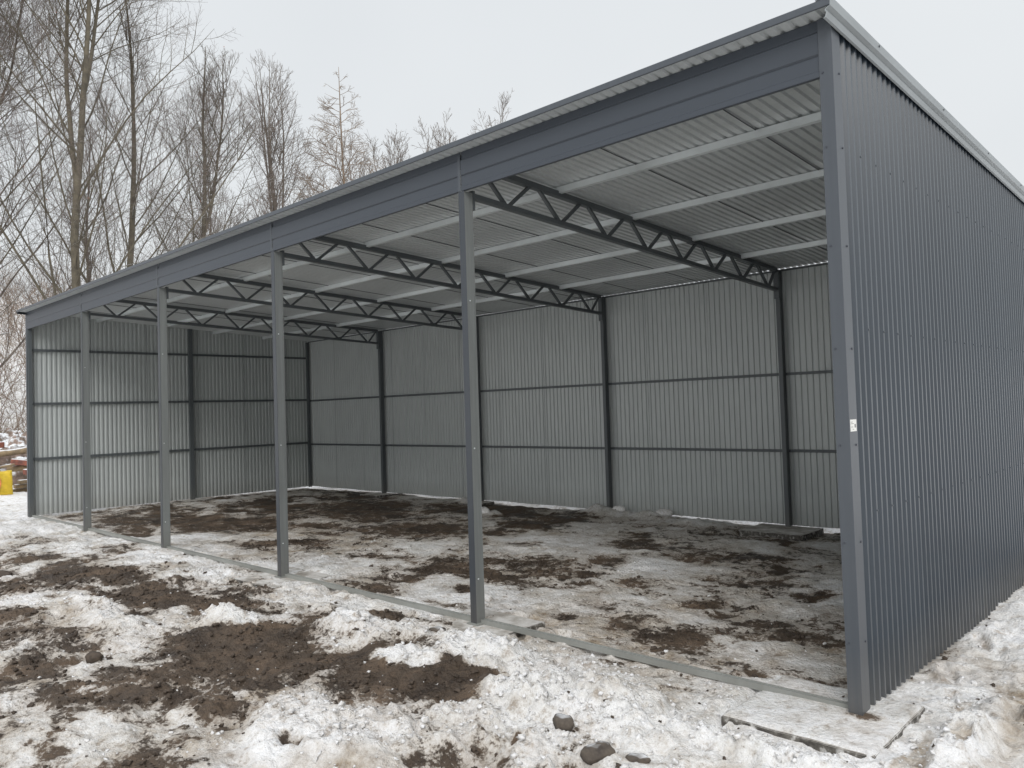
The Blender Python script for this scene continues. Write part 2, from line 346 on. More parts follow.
LZ = [(-1.9, -1.55, .7, .32, 1.1), (-2.2, -2.0, .5, .30, 1.0), (-1.45, -.95, .35, .20, 1.0), (-3.6, -.80, .5, .13, .9), (-4.75, -1.25, .35, .12, .9), (-2.6, -.55, .45, .2, 1.1), (-3.2, -.58, .3, .13, .9),
      (.0, -.84, .9, .10, 1.0), (.48, -.1, .08, .5, 1.0), (-5.5, -1.85, .5, .2, .8), (1.4, 2.2, .5, .9, .7), (-1.1, -1.45, .5, .25, .9), (-6.6, -1.75, .7, .2, .6), (-4.3, -.5, .4, .12, .7), (-1.2, -.6, .4, .12, .8), (-.8, -1.0, .3, .2, .7)]
def ground_fields(X, Y):
    near = sstep(-30, -16, X)*sstep(14, 8, X)*sstep(-12, -6, Y)*sstep(14, 8, Y)
    mud = patches(X, Y, MUD, MW)
    inside = rectmask(X, Y, -15, 0, .3, 6.0, .25)
    depth = np.clip(Y/6, 0, 1)
    left = np.clip(-X/14, 0, 1)
    streaky = fbm(X*.8, Y*1.3, 1.1, 6, 5, .62)
    mud = np.maximum(mud, inside*np.clip(.31+.22*depth+.16*left+1.2*streaky, 0, 1)*.85)
    front = sstep(-16, -9, X)*sstep(.6, -.4, Y)*sstep(-4.6, -3.2, Y)*sstep(1.5, -1.5, X)
    streak2 = fbm(X*1.0, Y*1.3, 1.9, 6, 9, .66)
    wl = sstep(-1, -4, X)*sstep(-.3, -1.2, Y)
    mud = np.maximum(mud, np.clip(.23+.19*wl+.08*sstep(-4, -7, X)+.9*streak2, 0, .9)*front)
    stain = patches(X, Y, STAIN)*np.where((X > .3), .85, .5)
    stain = np.maximum(stain, np.clip(.31+.9*fbm(X, Y, .8, 5, 71)+.06*inside, 0, .75)*near)
    dark = inside*sstep(2.8, 6.4, Y+.5*fbm(X, Y, .8, 3, 44))*.75  # floor colour is multiplied darker towards the back wall
    # heights
    h = -.055 + .0*X
    big = fbm(X, Y, .35, 3, 3)*.03
    mid = fbm(X, Y, 1.7, 4, 13)*.032
    bil = (1-np.abs(fbm(X, Y, 3.2, 4, 23))*2)
    rough = fbm(X, Y, 6, 4, 17, .6)
    fine = fbm(X, Y, 17, 3, 19, .6)
    snowy = 1-sstep(.35, .65, mud+.25*rough)
    amp = np.where(inside > .5, .62, 1.0)
    lump = sstep(.05, .55, fbm(X, Y, 5.2, 3, 29))*(.5+.5*fbm(X, Y, 1.1, 2, 87))
    zone = np.zeros_like(X)
    for (cx, cy, s1, s2, a_) in LZ:
        zone = np.maximum(zone, a_*np.exp(-(((X-cx)/s1)**2+((Y-cy)/s2)**2)))
    zone = sstep(.15, .75, zone+.45*fbm(X, Y, 1.8, 4, 61)*(zone > .02)+.12*fbm(X, Y, 3.1, 3, 62))*near*(1-inside*.8)
    wx_ = X+.02*fbm(X, Y, 9, 2, 5); wy_ = Y+.02*fbm(X, Y, 9, 2, 6)
    w1 = np.clip(1-worley(wx_, wy_, 9, 1)**2, 0, 1)**.6; w2 = np.clip(1-worley(wx_, wy_, 19, 2)**2, 0, 1)**.6; w3 = np.clip(1-worley(wx_, wy_, 36, 3)**2, 0, 1)**.6
    mudz = sstep(.4, .75, mud)
    clods = (w2*.016+w3*.010+w1*.014*sstep(-.1, .5, fbm(X, Y, 2.1, 3, 47)))*(.30+.9*sstep(-.2, .4, fbm(X, Y, 1.3, 3, 48)))
    ridg = 1-np.abs(fbm(X, Y, 2.6, 4, 33))*2.2
    prints = sstep(.25, .55, fbm(X, Y, 2.9, 2, 93))*(-.030)
    h = h + near*(big + mid*amp + (bil*.014 + rough*.026 + fine*.016 + ridg*.012 + prints)*amp + snowy*.020
                  + zone*(w1*.050+w2*.024+w3*.012)*(.5+.5*snowy) + clods*(.35+1.35*mudz)*(1-.5*inside)*(1-zone))
    mud = mud*(1-.55*zone*sstep(.15, .6, w1+.4*w2)) + zone*(.14+.45*sstep(.45, .0, w1))
    stain = stain*(1-.7*zone)
    # bank of shovelled snow in front of first bay and under right wall
    for (cx, cy, sx, sy, a) in ((-2.35, -.55, .45, .25, .07), (-1.55, -1.0, .40, .22, .10), (-1.15, -.78, .30, .2, .07), (-3.9, -.62, .35, .22, .05), (-2.75, -.95, .35, .2, .05),
                                (1.5, 2.6, .7, .9, .16), (2.2, 4.5, 1.2, 1.2, .28), (-.9, -.9, .3, .2, .04), (.52, .0, .10, .5, .05), (-.2, -.90, .5, .12, .035), (-4.7, -1.2, .3, .2, .06),
                                (-6.1, 5.75, .35, .18, .10), (-5.2, 5.75, .4, .15, .09), (-9.2, 5.7, .3, .2, .10), (-4.3, 5.5, .5, .2, .06), (-7.6, 4.8, .2, .15, .07)):
        h = h + a*np.exp(-((X-cx)/sx)**2-((Y-cy)/sy)**2)*(1+.7*rough+.35*fine)
        snow_b = np.exp(-((X-cx)/sx)**2-((Y-cy)/sy)**2)
        mud = mud*(1-.85*sstep(.2, .7, snow_b)); stain = stain*(1-.5*sstep(.3, .7, snow_b))
    # boot prints trodden into the snow
    fp = np.random.default_rng(99)
    for (px, py, ang, nstep) in ((-6.5, -.55, .15, 8), (-1.9, -.35, 2.6, 4), (.55, .6, 1.5, 5), (-5.2, .9, .4, 8), (-2.3, 1.0, .9, 6), (-3.2, -1.9, .2, 5), (.9, -.6, 1.9, 5), (-9, -.8, .1, 7), (-1.2, -1.9, .7, 4)):
        for k in range(nstep):
            sx = px+math.cos(ang)*.62*k+math.sin(ang)*.09*(-1)**k+fp.normal()*.05; sy = py+math.sin(ang)*.62*k-math.cos(ang)*.09*(-1)**k+fp.normal()*.05
            a2 = ang+fp.normal()*.2; sel = (np.abs(X-sx) < .3) & (np.abs(Y-sy) < .3)
            if not sel.any(): continue
            dx = X[sel]-sx; dy = Y[sel]-sy; u_ = (dx*math.cos(a2)+dy*math.sin(a2))/.145; v_ = (-dx*math.sin(a2)+dy*math.cos(a2))/(.052+.008*np.cos(3*dx/.145))
            q_ = np.sqrt(u_*u_+v_*v_)
            h[sel] += -.030*sstep(1.05, .8, q_)+.010*np.exp(-((q_-1.25)/.22)**2)+.004*np.sin(u_*22)*sstep(1, .7, q_)
            stain[sel] = np.maximum(stain[sel], .55*sstep(1.05, .8, q_))
    # keep clear of the footings seen in the photo
    pad = rectmask(X, Y, -.62, .26, -.56+.03*vnoise(X*5, X*0, 8), .34, .05); padt = rectmask(X+.012*rough, Y+.012*rough, -.572, .203, -.480, .29, .010)
    h = np.where(pad > 0, np.minimum(h, -.010-.040*pad*np.clip(.55+.8*vnoise(X*5, Y*5, 3), 0, 1.2)+.03*sstep(.15, .26, X)), h); h = h*(1-padt)+padt*(.004+.006*rough+.004*fine+.004*w3)
    mud = mud*(1-pad); stain = np.maximum(stain*(1-pad), pad*.42); corner_dirt = np.exp(-((X+.0)/.14)**2-((Y+.05)/.08)**2); mud = np.maximum(mud, .62*corner_dirt)
    fr = rectmask(X, Y, -.62, .30, -.60, -.49, .05)*(.5+.5*np.sign(fbm(X, Y, 4, 2, 91)+.1)); h = h - .012*fr
    pad2 = rectmask(X, Y, -3.0, -2.52, .0, .42, .05); h = np.where(pad2 > 0, np.minimum(h, -.045-.02*pad2), h)
    bp_ = rectmask(X, Y, -3.45, -2.45, 5.15, 6.1, .08); h = np.where(bp_ > 0, np.minimum(h, -.05-.035*bp_+.02*rough), h)
    # wall foot lines: ground stays a little below the sheets
    wl_ = np.exp(-((Y-6.02)/.12)**2)*(X < .1)*(X > -15.2)
    lowgap = sstep(-.25, .15, fbm(X, Y*0, .9, 2, 66))
    h = h*(1-wl_*lowgap) + wl_*lowgap*(-.075)
    # rail stays visible
    rl = np.exp(-((Y-.02)/.07)**2)*(X < 0)*(X > -15)
    h = h*(1-rl) + rl*np.minimum(h, -.005+.02*vnoise(X*1.3, Y*0, 4))
    rr = np.exp(-((X-.0)/.08)**2)*(Y > 0)*(Y < 6.3); h = np.where(rr > .3, np.minimum(h, .01), h)
    # outside back: clean bright snow; gentle slope towards the hill on the left
    outb = sstep(6.0, 6.15, Y)
    mud = mud*(1-outb); stain = stain*(1-outb*.8)
    clean = sstep(-15, -17, X)
    mud = mud*(1-clean*.8); stain = stain*(1-clean*.7)
    hill = sstep(-34, -75, X+.25*np.abs(Y))
    h = h + hill*13*(1+.2*fbm(X, Y, .03, 3, 2)) + sstep(30, 200, Y)*8
    return h, mud, stain, dark
H, MUDF, STF, DK = ground_fields(X, Y)
ny, nx = X.shape
V = np.stack([X, Y, H], -1).reshape(-1, 3)
idx = np.arange(nx*ny).reshape(ny, nx)
F = np.stack([idx[:-1, :-1], idx[:-1, 1:], idx[1:, 1:], idx[1:, :-1]], -1).reshape(-1, 4)
g = np_mesh('ground', V, F, M['ground'], smooth=True)
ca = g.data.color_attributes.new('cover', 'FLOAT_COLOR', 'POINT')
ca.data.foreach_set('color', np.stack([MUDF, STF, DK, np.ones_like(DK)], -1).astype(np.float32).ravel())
tag(g, 'churned ground of trodden snow with patches of dark mud and tan stains', 'ground', kind='structure')

def hgt(x, y):
    a, m_, s_, d_ = ground_fields(np.atleast_2d(np.array(x, float)), np.atleast_2d(np.array(y, float)))
    return a[0], m_[0], s_[0]

# loose crumbs: many little irregular lumps merged ---------------------------------
ICO_V = []; ph = (1+5**.5)/2
for a in (-1, 1):
    for c_ in (-ph, ph): ICO_V += [(0, a, c_), (a, c_, 0), (c_, 0, a)]
ICO_V = np.array(ICO_V)/math.hypot(1, ph)
import bmesh
def ico(sub):
    bm = bmesh.new(); bmesh.ops.create_icosphere(bm, subdivisions=sub, radius=1)
    v = np.array([x.co[:] for x in bm.verts]); f = np.array([[q.index for q in p.verts] for p in bm.faces]); bm.free(); return v, f
I1v, I1f = ico(1); I2v, I2f = ico(2); I3v, I3f = ico(3)
def crumbs(name, x, y, r, mat, label, cat, sink=.3, flat=.75, sub=2):
    bv, bf = (I2v, I2f) if sub == 2 else (I1v, I1f)
    n = len(x); z, _, _ = hgt(x, y)
    jit = 1+.55*(rng.random((n, len(bv), 1))-.5)*2
    q = rng.normal(size=(n, 3, 3)); q, _ = np.linalg.qr(q)
    scl = 1+.35*(rng.random((n, 1, 3))-.5)*2
    P = np.einsum('nij,nvj->nvi', q, bv[None]*jit*scl)
    P[:, :, 2] *= flat
    P = P*r[:, None, None] + np.stack([x, y, z + r*(flat-sink)*.6], -1)[:, None, :]
    F = bf[None]+(np.arange(n)*len(bv))[:, None, None]
    o = np_mesh(name, P.reshape(-1, 3), F.reshape(-1, 3), mat, smooth=False)
    tag(o, label, cat, kind='stuff'); return o
def scatter(n, x0, x1, y0, y1, fn):
    x = rng.uniform(x0, x1, n); y = rng.uniform(y0, y1, n)
    _, m_, s_ = hgt(x, y); k = rng.random(n) < fn(x, y, m_, s_); return x[k], y[k]
def clump(x, y):
    return sstep(-.1, .45, fbm(x, y, 1.4, 3, 41))
notpad = lambda x, y: 1-((x > -.62) & (x < .28) & (y > -.52) & (y < .3))
def snowfn(x, y, m_, s_): return (.03+.9*clump(x, y)*sstep(.42, .2, m_))*np.where(y > .1, .12, 1)*notpad(x, y)*np.where(np.abs(y-.02) < .07, 0, 1)
sx_, sy_ = scatter(42000, -7.5, 2.2, -3.4, 3.0, snowfn)
sr = .003+.010*rng.random(len(sx_))**3
crumbs('snow_crumbs', sx_, sy_, sr, M['snowlump'], 'small crumbs and lumps of broken snow scattered over the trodden ground', 'snow')
def mudfn(x, y, m_, s_): return sstep(.35, .8, m_)*.8+.02
mx_, my_ = scatter(22000, -8.5, 1.5, -3.3, 2.5, mudfn)
mr_ = .004+.015*rng.random(len(mx_))**3
crumbs('mud_crumbs', mx_, my_, mr_, M['mudlump'], 'small dark crumbs of earth scattered over the mud patches', 'earth')
# big rows of shovelled snow lumps near the ridges
cx_ = []; cy_ = []
for (cx, cy, s1, s2, n) in ((-2.0, -1.75, .55, .3, 260), (-2.5, -1.6, .4, .3, 160), (-1.5, -.95, .4, .25, 170), (-3.75, -.9, .5, .2, 170), (-4.6, -1.35, .35, .2, 150), (-2.5, -.6, .5, .25, 190), (-.2, -.72, .6, .12, 150), (.38, .1, .08, .5, 90), (-1.2, -1.7, .5, .3, 120), (-1.0, -1.1, .6, .3, 100)):
    cx_.append(rng.normal(cx, s1, n)); cy_.append(rng.normal(cy, s2, n))
cx_ = np.concatenate(cx_); cy_ = np.concatenate(cy_); k = (notpad(cx_, cy_) > 0) & (hgt(cx_, cy_)[1] < .38); cx_, cy_ = cx_[k], cy_[k]
crumbs('snow_lumps', cx_, cy_, .005+.015*rng.random(len(cx_))**2.5, M['snowlump'], 'rounded lumps of shovelled snow heaped in front of the shed', 'snow')

# ------------------------------------------------------------------ stones and snow blocks (single things)
def rock(name, x, y, r, sc_, mat, label, cat, seed, rz=0, zoff=.25, group=None, sub=3, ang=.22):
    r_ = np.random.default_rng(seed)
    bv = I3v.copy()
    # facet by planes
    for _ in range(9):
        nn = r_.normal(size=3); nn /= np.linalg.norm(nn); d = .62+.25*r_.random()
        s_ = bv@nn; over = np.maximum(s_-d, 0); bv -= over[:, None]*nn[None]*.9
    bv += r_.normal(size=bv.shape)*.035
    bv = bv*np.array(sc_)*r
    z, _, _ = hgt([x], [y])
    o = np_mesh(name, bv, I3f, mat, smooth=(mat is not M['stone']), loc=(x, y, float(z[0])+r*sc_[2]*zoff))
    o.rotation_euler = (0, 0, rz)
    tag(o, label, cat, group); return o
STN = 'stones lying in the snow before the shed'
rock('stone', -1.10, -1.22, .062, (1.1, .85, .85), M['stone'], 'brown fist-sized stone in the snow, the higher of the two big front stones', 'stone', 1, .3, .15, STN)
rock('stone', -.76, -1.36, .072, (1.3, .85, .8), M['stone'], 'flat brown stone at the bottom edge, the widest stone in the snow', 'stone', 2, .8, .1, STN)
rock('stone', -.60, -1.27, .045, (1.4, .8, .7), M['stone'], 'low thin brown stone just right of the widest stone', 'stone', 3, .6, .1, STN)
rock('stone', -2.5, -.24, .045, (1.3, .9, .6), M['stone'], 'small dark stone half buried left of the second post footing', 'stone', 4, .2, .2, STN)
rock('stone', -3.02, -.42, .065, (1.2, .8, .6), M['stone'], 'grey-brown lump of stone in the snow beside the second front post', 'stone', 5, .9, .2, STN)
rock('snow_block', -4.15, -.50, .12, (1.3, .5, .22), M['snowlump'], 'flat white slab of crusted snow on the mud before the third post', 'snow block', 6, -.4, .5, 'blocks of crusted snow')
rock('snow_block', -3.68, -.62, .05, (1.2, .8, .5), M['snowlump'], 'small white snow block at the edge of the long mud patch', 'snow block', 7, .4, .5, 'blocks of crusted snow')
rock('snow_block', -7.75, 4.75, .12, (1.1, .8, .7), M['snowlump'], 'loose grey lump of snow in the middle of the shed floor', 'snow block', 8, .2, .4, 'blocks of crusted snow')
rock('snow_block', -4.9, 5.80, .09, (1.5, .8, .8), M['snowlump'], 'snow lump against the back wall in the second bay from the right', 'snow block', 9, .5, .4, 'blocks of crusted snow')
rock('snow_block', -5.72, 5.78, .09, (1.4, .8, .8), M['snowlump'], 'snow lump at the foot of the second back post from the right', 'snow block', 10, .1, .4, 'blocks of crusted snow')
rock('clod', -4.55, -2.35, .07, (1.3, 1, .7), M['mudlump'], 'dark lump of earth at the left side of the mud hollow', 'clod', 12, .1, .3, 'dark clods of earth')
rock('clod', -2.02, -.86, .055, (1.4, .9, .8), M['mudlump'], 'dark clod of earth at the upper right end of the long mud patch', 'clod', 13, .7, .3, 'dark clods of earth')
rock('clod', -8.9, -1.9, .09, (1.4, .9, .6), M['mudlump'], 'dark clod lying alone on the snow at the far left', 'clod', 14, .7, .3, 'dark clods of earth')

# ------------------------------------------------------------------ concrete footings
def footing(x0, x1, y0, y1, ztop, label, jag=.004):
    nX, nY = 24, 24
    bm = bmesh.new(); bmesh.ops.create_cube(bm, size=1)
    for v in bm.verts:
        v.co.x = x0 if v.co.x < 0 else x1; v.co.y = y0 if v.co.y < 0 else y1; v.co.z = ztop-.28 if v.co.z < 0 else ztop
    bmesh.ops.bevel(bm, geom=bm.edges[:], offset=.004, segments=2, affect='EDGES')
    bmesh.ops.subdivide_edges(bm, edges=[e for e in bm.edges if e.calc_length() > .1], cuts=22, use_grid_fill=True)
    for v in bm.verts:
        a = np.array([v.co.x]); b_ = np.array([v.co.y+v.co.z*.7]); k = float(fbm(a, b_, 9, 4, 12)[0])
        v.co.x += k*jag; v.co.y += k*jag*1.6
        if v.co.z > ztop-.1: v.co.z += .35*jag*float(fbm(a, b_, 5, 4, 14)[0])
    bmesh.ops.translate(bm, verts=bm.verts, vec=(-(x0+x1)/2, -(y0+y1)/2, 0))
    me = bpy.data.meshes.new('concrete_footing'); bm.to_mesh(me); bm.free(); me.materials.append(M['concrete'])
    o = bpy.data.objects.new('concrete_footing', me); C.objects.link(o); o.location = ((x0+x1)/2, (y0+y1)/2, 0)
    tag(o, label, 'footing', 'concrete footings under the shed posts')
footing(-.585, .215, -.49, .31, -.006, 'square concrete footing slab under the near right corner of the shed, top crusted with snow', .010)
footing(-3.4, -2.60, -.36, .36, -.012, 'snow-buried concrete footing under the tallest looking free-standing front post', .006)
footing(-6.4, -5.6, -.36, .36, -.012, 'concrete footing mostly under snow at the third front post from the right', .006)
footing(-3.42, -2.55, 5.28, 5.98, -.006, 'concrete footing with shade painted on its sides under the rightmost back post', .006)
footing(-6.3, -5.7, 5.5, 5.98, -.012, 'concrete footing under the second back post from the right', .006)
footing(-9.35, -8.7, 5.45, 5.98, -.008, 'concrete footing under the third back post from the right', .006)
footing(-12.3, -11.7, 5.5, 5.98, -.012, 'concrete footing under the leftmost back post', .006)
footing(-15.1, -14.6, 2.75, 3.35, -.008, 'concrete footing under the middle post of the left end wall', .006)

# ------------------------------------------------------------------ the shed
shed = empty('open_shed', (-7.5, 3, 0))
tag(shed, 'long open-fronted graphite steel shed with a single-pitch roof and corrugated walls', 'shed')
SH = Vector((-7.5, 3, 0))
def part(mb, name, mat, parent=None, bevel=0, recalc=True):
    mb.v = [(v[0]+7.5, v[1]-3, v[2]) for v in mb.v]
    o = mb.build(name, mat, parent or shed, bevel, recalc); return o
def zu(y): return 3.825-.0487*y

def corr_path(a, b, pitch, depth, inner=.56, slope=.11, outer=.22):
    """list of (t, d) along the panel: d=0 inner plane, d=depth outer crest"""
    out = []; t = a; k = math.floor(a/pitch)
    pts = []
    i = math.floor(a/pitch)-1
    while i*pitch < b+pitch:
        s = i*pitch
        pts += [(s, 0), (s+inner*pitch, 0), (s+(inner+slope)*pitch, depth), (s+(inner+slope+outer)*pitch, depth)]
        i += 1
    def at(t):
        for (p, q) in zip(pts, pts[1:]):
            if p[0] <= t <= q[0]: return p[1]+(q[1]-p[1])*(t-p[0])/max(1e-9, q[0]-p[0])
        return 0
    out = [(a, at(a))]+[p for p in pts if a < p[0] < b]+[(b, at(b))]
    return out
PITCH = 3/36
def sheets(kind, a0, a1, width, fn_lo, fn_hi, place, depth, mat, parent, name='sheet'):
    prof_kw = dict(inner=.40, slope=.13, outer=.34) if kind == 'l' else dict(inner=.48, slope=.14, outer=.24) if kind == 'r' else {}
    t = a0; i = 0
    while t < a1-1e-3:
        e = min(t+width, a1)
        over = .012 if e < a1 else 0
        path = corr_path(t, e+over, PITCH, depth, **prof_kw)
        lift = .0018*(i % 2)
        if e < a1 and kind != 't': path = path + [(e+over+.0005, -.005)]
        if e < a1 and kind == 't': part(MB().bar((e+over, .02, zu(.02)-.0015), (e+over, 5.96, zu(5.96)-.0015), .004, .007), 'sheet_lap', M['trim'], parent)
        mb = MB(); rows = 2
        for (p, d) in path:
            mb.v.append(place(p, d+lift, fn_lo(p))); mb.v.append(place(p, d+lift, fn_hi(p)))
        n = len(path)
        for k in range(n-1):
            mb.f.append([2*k, 2*k+1, 2*k+3, 2*k+2])
        o = part(mb, name, mat, parent, recalc=False)
        # make the outside the front face
        me = o.data; me.update()
        t = e; i += 1
        yield o
def flip(o):
    me = o.data
    bm = bmesh.new(); bm.from_mesh(me); bmesh.ops.reverse_faces(bm, faces=bm.faces[:]); bm.to_mesh(me); bm.free()
def orient(o, out):
    n = sum((Vector(p.normal)*p.area for p in o.data.polygons), Vector())
    if n.dot(Vector(out)) < 0: flip(o)
def sub_empty(name):
    e = empty(name); e.parent = shed; return e

SW = PITCH*13
# back wall
bw = sub_empty('back_wall')
for o in sheets('b', -15.0, 0-.004, SW, lambda t: .0+.004*math.sin(t*5), lambda t: 3.5335, lambda t, d, z: (t, 6.003+d, z), .015, M['sheet'], bw): orient(o, (0, 1, 0))
for z in (2.055, 1.0):
    part(MB().box(-14.97, -.03, 5.968, 6.000, z, z+.038), 'girt', M['truss'], bw)
part(MB().box(-14.97, -.03, 5.975, 6.000, 3.498, 3.521), 'girt', M['truss'], bw)
# left wall (x=-15)
lw = sub_empty('left_end_wall')
for o in sheets('l', -.03, 6.02, SW, lambda t: .0, lambda t: zu(t)+.004, lambda t, d, z: (-15.003-d, t, z), .020, M['sheet'], lw): orient(o, (-1, 0, 0))
for z in (3.09, 2.075, 1.035):
    part(MB().box(-15.000, -14.965, .0, 5.97, z, z+.045), 'girt', M['truss'], lw)
# right wall (x=0)
rw = sub_empty('right_end_wall')
for o in sheets('r', .03, 6.06, SW, lambda t: .0-.012*t, lambda t: zu(t)+.004+.011*t, lambda t, d, z: (-.015+d+.017*t, t, z), .024, M['sheet'], rw): orient(o, (1, 0, 0))
for z in (3.09, 2.075, 1.035):
    part(MB().box(-.055, -.013, .08, 5.97, z, z+.045), 'girt', M['truss'], rw)

sc0 = None
for z in (3.11, 2.10, 1.06):
    for i in range(23):
        y = .25+.25*i
        if sc0 is None:
            mbs = MB(); n_ = 8
            for s_ in (0, .006):
                for q_ in range(n_): mbs.v.append((s_, .0055*math.cos(2*math.pi*q_/n_), .0055*math.sin(2*math.pi*q_/n_)))
            mbs.f += [[q_, (q_+1) % n_, n_+(q_+1) % n_, n_+q_] for q_ in range(n_)]+[[n_+q_ for q_ in range(n_)]]
            sc0 = mbs.build('screw', M['trim'], rw); o = sc0
        else:
            o = sc0.copy(); C.objects.link(o); o.parent = rw
        yy = (math.floor(y/PITCH)+.73)*PITCH
        o.location = (7.5+.008+.017*yy, yy-3, z)
# roof (the last sheets follow the slightly splayed right wall)
tw = lambda t: min(1, max(0, (t+1.15)/1.15))
rf = sub_empty('roof')
for o in sheets('t', -15.12, .045, SW, lambda t: -.168, lambda t: 6.024, lambda t, d, y: (t+.017*y*tw(t), y, zu(y)+.002+(d if d >= 0 or y > 0 else .001)+.011*y*tw(t)), .017, M['roof'], rf): orient(o, (0, 0, 1))
# eave drip trim
part(MB().extrude(thick([(-.155, 3.867), (-.1735, 3.865), (-.1735, 3.826), (-.167, 3.822)], .0015), -15.13, .055, 'x'), 'eave_trim', M['trim'], rf)
for sgn, X0, nm in ((1, .0, 'rake_trim'), (-1, -15.0, 'rake_trim')):
    prof = [(-.02, .042), (.060, .040), (.064, .036), (.060, -.014), (.036, -.026), (.034, -.034), (.044, -.042), (.034, -.070), (.022, -.074),
            (.020, -.072), (.030, -.066), (.038, -.044), (.030, -.036), (.032, -.024), (.057, -.012), (.060, .034), (-.02, .039)]
    prof = prof if sgn > 0 else prof
    mb = MB(); n = len(prof)
    for y in (-.176, 6.06):
        for (px, pz) in prof:
            k = 1.0
            mb.v.append((X0+sgn*px*(1 if sgn > 0 else 1.9)+(.017*y if sgn > 0 else 0), y, zu(y)+pz*(1 if sgn > 0 else .6)+(.011*y if sgn > 0 else 0)))
    for i in range(n):
        j = (i+1) % n; mb.f.append([i, j, n+j, n+i])
    mb.f.append(list(range(n))[::-1]); mb.f.append([n+i for i in range(n)])
    rk = part(mb, nm, M['rake'] if sgn > 0 else M['trim'], rf)
    if sgn > 0:
        for y in (.55, 1.85, 3.1, 4.3, 5.5):
            part(MB().box(.0635+.017*y, .068+.017*y, y-.005, y+.005, zu(y)+.012+.011*y, zu(y)+.022+.011*y), 'screw', M['screw'], rf)
# purlins
for y in (1.2, 2.4, 3.6, 4.8):
    z = zu(y)
    # Z/C section: top flange, web, bottom flange with lip
    p = [(y+.022, z-.0045), (y-.022, z-.001), (y-.022, z-.060), (y+.022, z-.0615), (y+.022, z-.050)]
    for k in range(5):
        xa = -15+3*k+.004; xb = -15+3*(k+1)-.004
        if k == 0: xa = -14.99
        if k == 4: xb = -.06
        part(MB().extrude(thick(p, .002), xa, xb, 'x'), 'purlin', M['galv'], shed)
part(MB().box(-14.95, -.06, .03, .07, 3.73, 3.815), 'purlin', M['truss'], shed)

# fascia
for k in range(5):
    xa = -15+3*k+(.0 if k else -.03); xb = xa+3-.006+(.0 if k else .03)
    if k == 4: xb = -.066
    x_a = xa+(.004 if k else 0)
    p = [(-.012, 3.506), (-.040, 3.500), (-.0455, 3.503), (-.0455, 3.535), (-.0415, 3.539), (-.0415, 3.618), (-.0375, 3.623), (-.046, 3.634), (-.046, 3.752), (-.034, 3.762), (-.034, 3.826)]
    part(MB().extrude(thick(p, .0015), x_a, xb, 'x'), 'fascia_panel', M['fascia'], shed)
# seam covers at the posts
for k in range(1, 5):
    x = -3*k
    part(MB().box(x-.030, x+.0, -.0485, -.0468, 3.500, 3.80), 'seam_cover', M['trim'], shed)

# front posts
def screw(x, y, z, ax, parent, r=.006, mat=None):
    mb = MB(); n = 8
    for s_ in (0, .005):
        for i in range(n):
            a = 2*math.pi*i/n
            if ax == 'x': mb.v.append((x+s_, y+r*math.cos(a), z+r*math.sin(a)))
            else: mb.v.append((x+r*math.cos(a), y-s_, z+r*math.sin(a)))
    mb.f += [[i, (i+1) % n, n+(i+1) % n, n+i] for i in range(n)] + [[n+i for i in range(n)]]
    return part(mb, 'screw', mat or M['screw'], parent)
for k in range(1, 5):
    x = -3*k
    mb = MB()
    mb.extrude([(x-.031, -.042), (x+.031, -.042), (x+.031, .058), (x-.031, .058)], -.01, 3.50, 'z')
    po = part(mb, 'front_post', M['steel'], shed, bevel=.004)
    part(MB().box(x-.0335, x+.0335, -.0445, -.0428, 0.0, 3.499), 'front_flashing', M['flash'], po).matrix_parent_inverse = Matrix()
    for z in (.35, 1.4, 2.6): screw(x+.031, -.01, z, 'x', po, mat=M['galv'])
    part(MB().box(x-.06, x+.06, -.07, .09, -.008, 0), 'base_plate', M['rail'], po)
# left front corner
mb = MB(); mb.extrude([(-15.045, -.045), (-14.97, -.045), (-14.97, -.041), (-15.041, -.041), (-15.041, .06), (-15.045, .06)], -.01, 3.80, 'z')
part(mb, 'corner_trim', M['trim'], shed)
mb = MB(); mb.box(-14.99, -14.93, -.035, .03, -.005, 3.8); part(mb, 'corner_post', M['truss'], shed)
# right front corner
mb = MB(); mb.extrude([(-.064, -.052), (.012, -.052), (.012, .062), (.0095, .062), (.0095, -.0495), (-.064, -.0495)], -.004, 3.822, 'z')
ct = part(mb, 'corner_trim', M['trim'], shed, bevel=.0012)
mb = MB(); mb.box(-.062, -.012, -.047, .04, -.005, 3.8); part(mb, 'corner_post', M['truss'], shed)
for z in (.38, .92, 1.45, 1.98, 2.55, 3.1, 3.52):
    screw(.012, .035, z, 'x', ct); screw(-.045, -.052, z, 'y', ct)
lb = part(MB().box(.0122, .0132, -.040, .050, 1.525, 1.590), 'paper_label', M['label'], ct)
for (ya, yb, za, zb) in ((-.035, -.005, 1.575, 1.578), (-.035, .01, 1.566, 1.569), (-.03, .0, 1.548, 1.551), (.02, .04, 1.545, 1.565), (-.01, .01, 1.535, 1.538)):
    part(MB().box(.0133, .0136, ya, yb, za, zb), 'print', M['ink'], lb)
# back posts
for k in range(1, 5):
    x = -3*k
    part(MB().box(x-.031, x+.031, 5.87, 5.963, -.01, 3.50), 'back_post', M['steel'] if 0 else M['truss'], shed, bevel=.003)
    part(MB().box(x-.036, x+.036, 5.84, 5.869, 3.11, 3.50), 'truss_bracket', M['truss'], shed)
    part(MB().box(x-.028, x+.028, .059, .085, 3.36, 3.52), 'truss_bracket', M['truss'], shed)
for x in (-14.95,):
    part(MB().box(x-.01, x+.045, 5.90, 5.963, -.01, 3.49), 'corner_post', M['truss'], shed)
part(MB().box(-.075, -.02, 5.90, 5.963, -.01, 3.49), 'corner_post', M['truss'], shed)
for x in (-14.93, -.095):
    part(MB().box(x-.033, x+.033, 3.0, 3.08, -.01, zu(3.05)-.01), 'middle_post', M['truss'], shed)

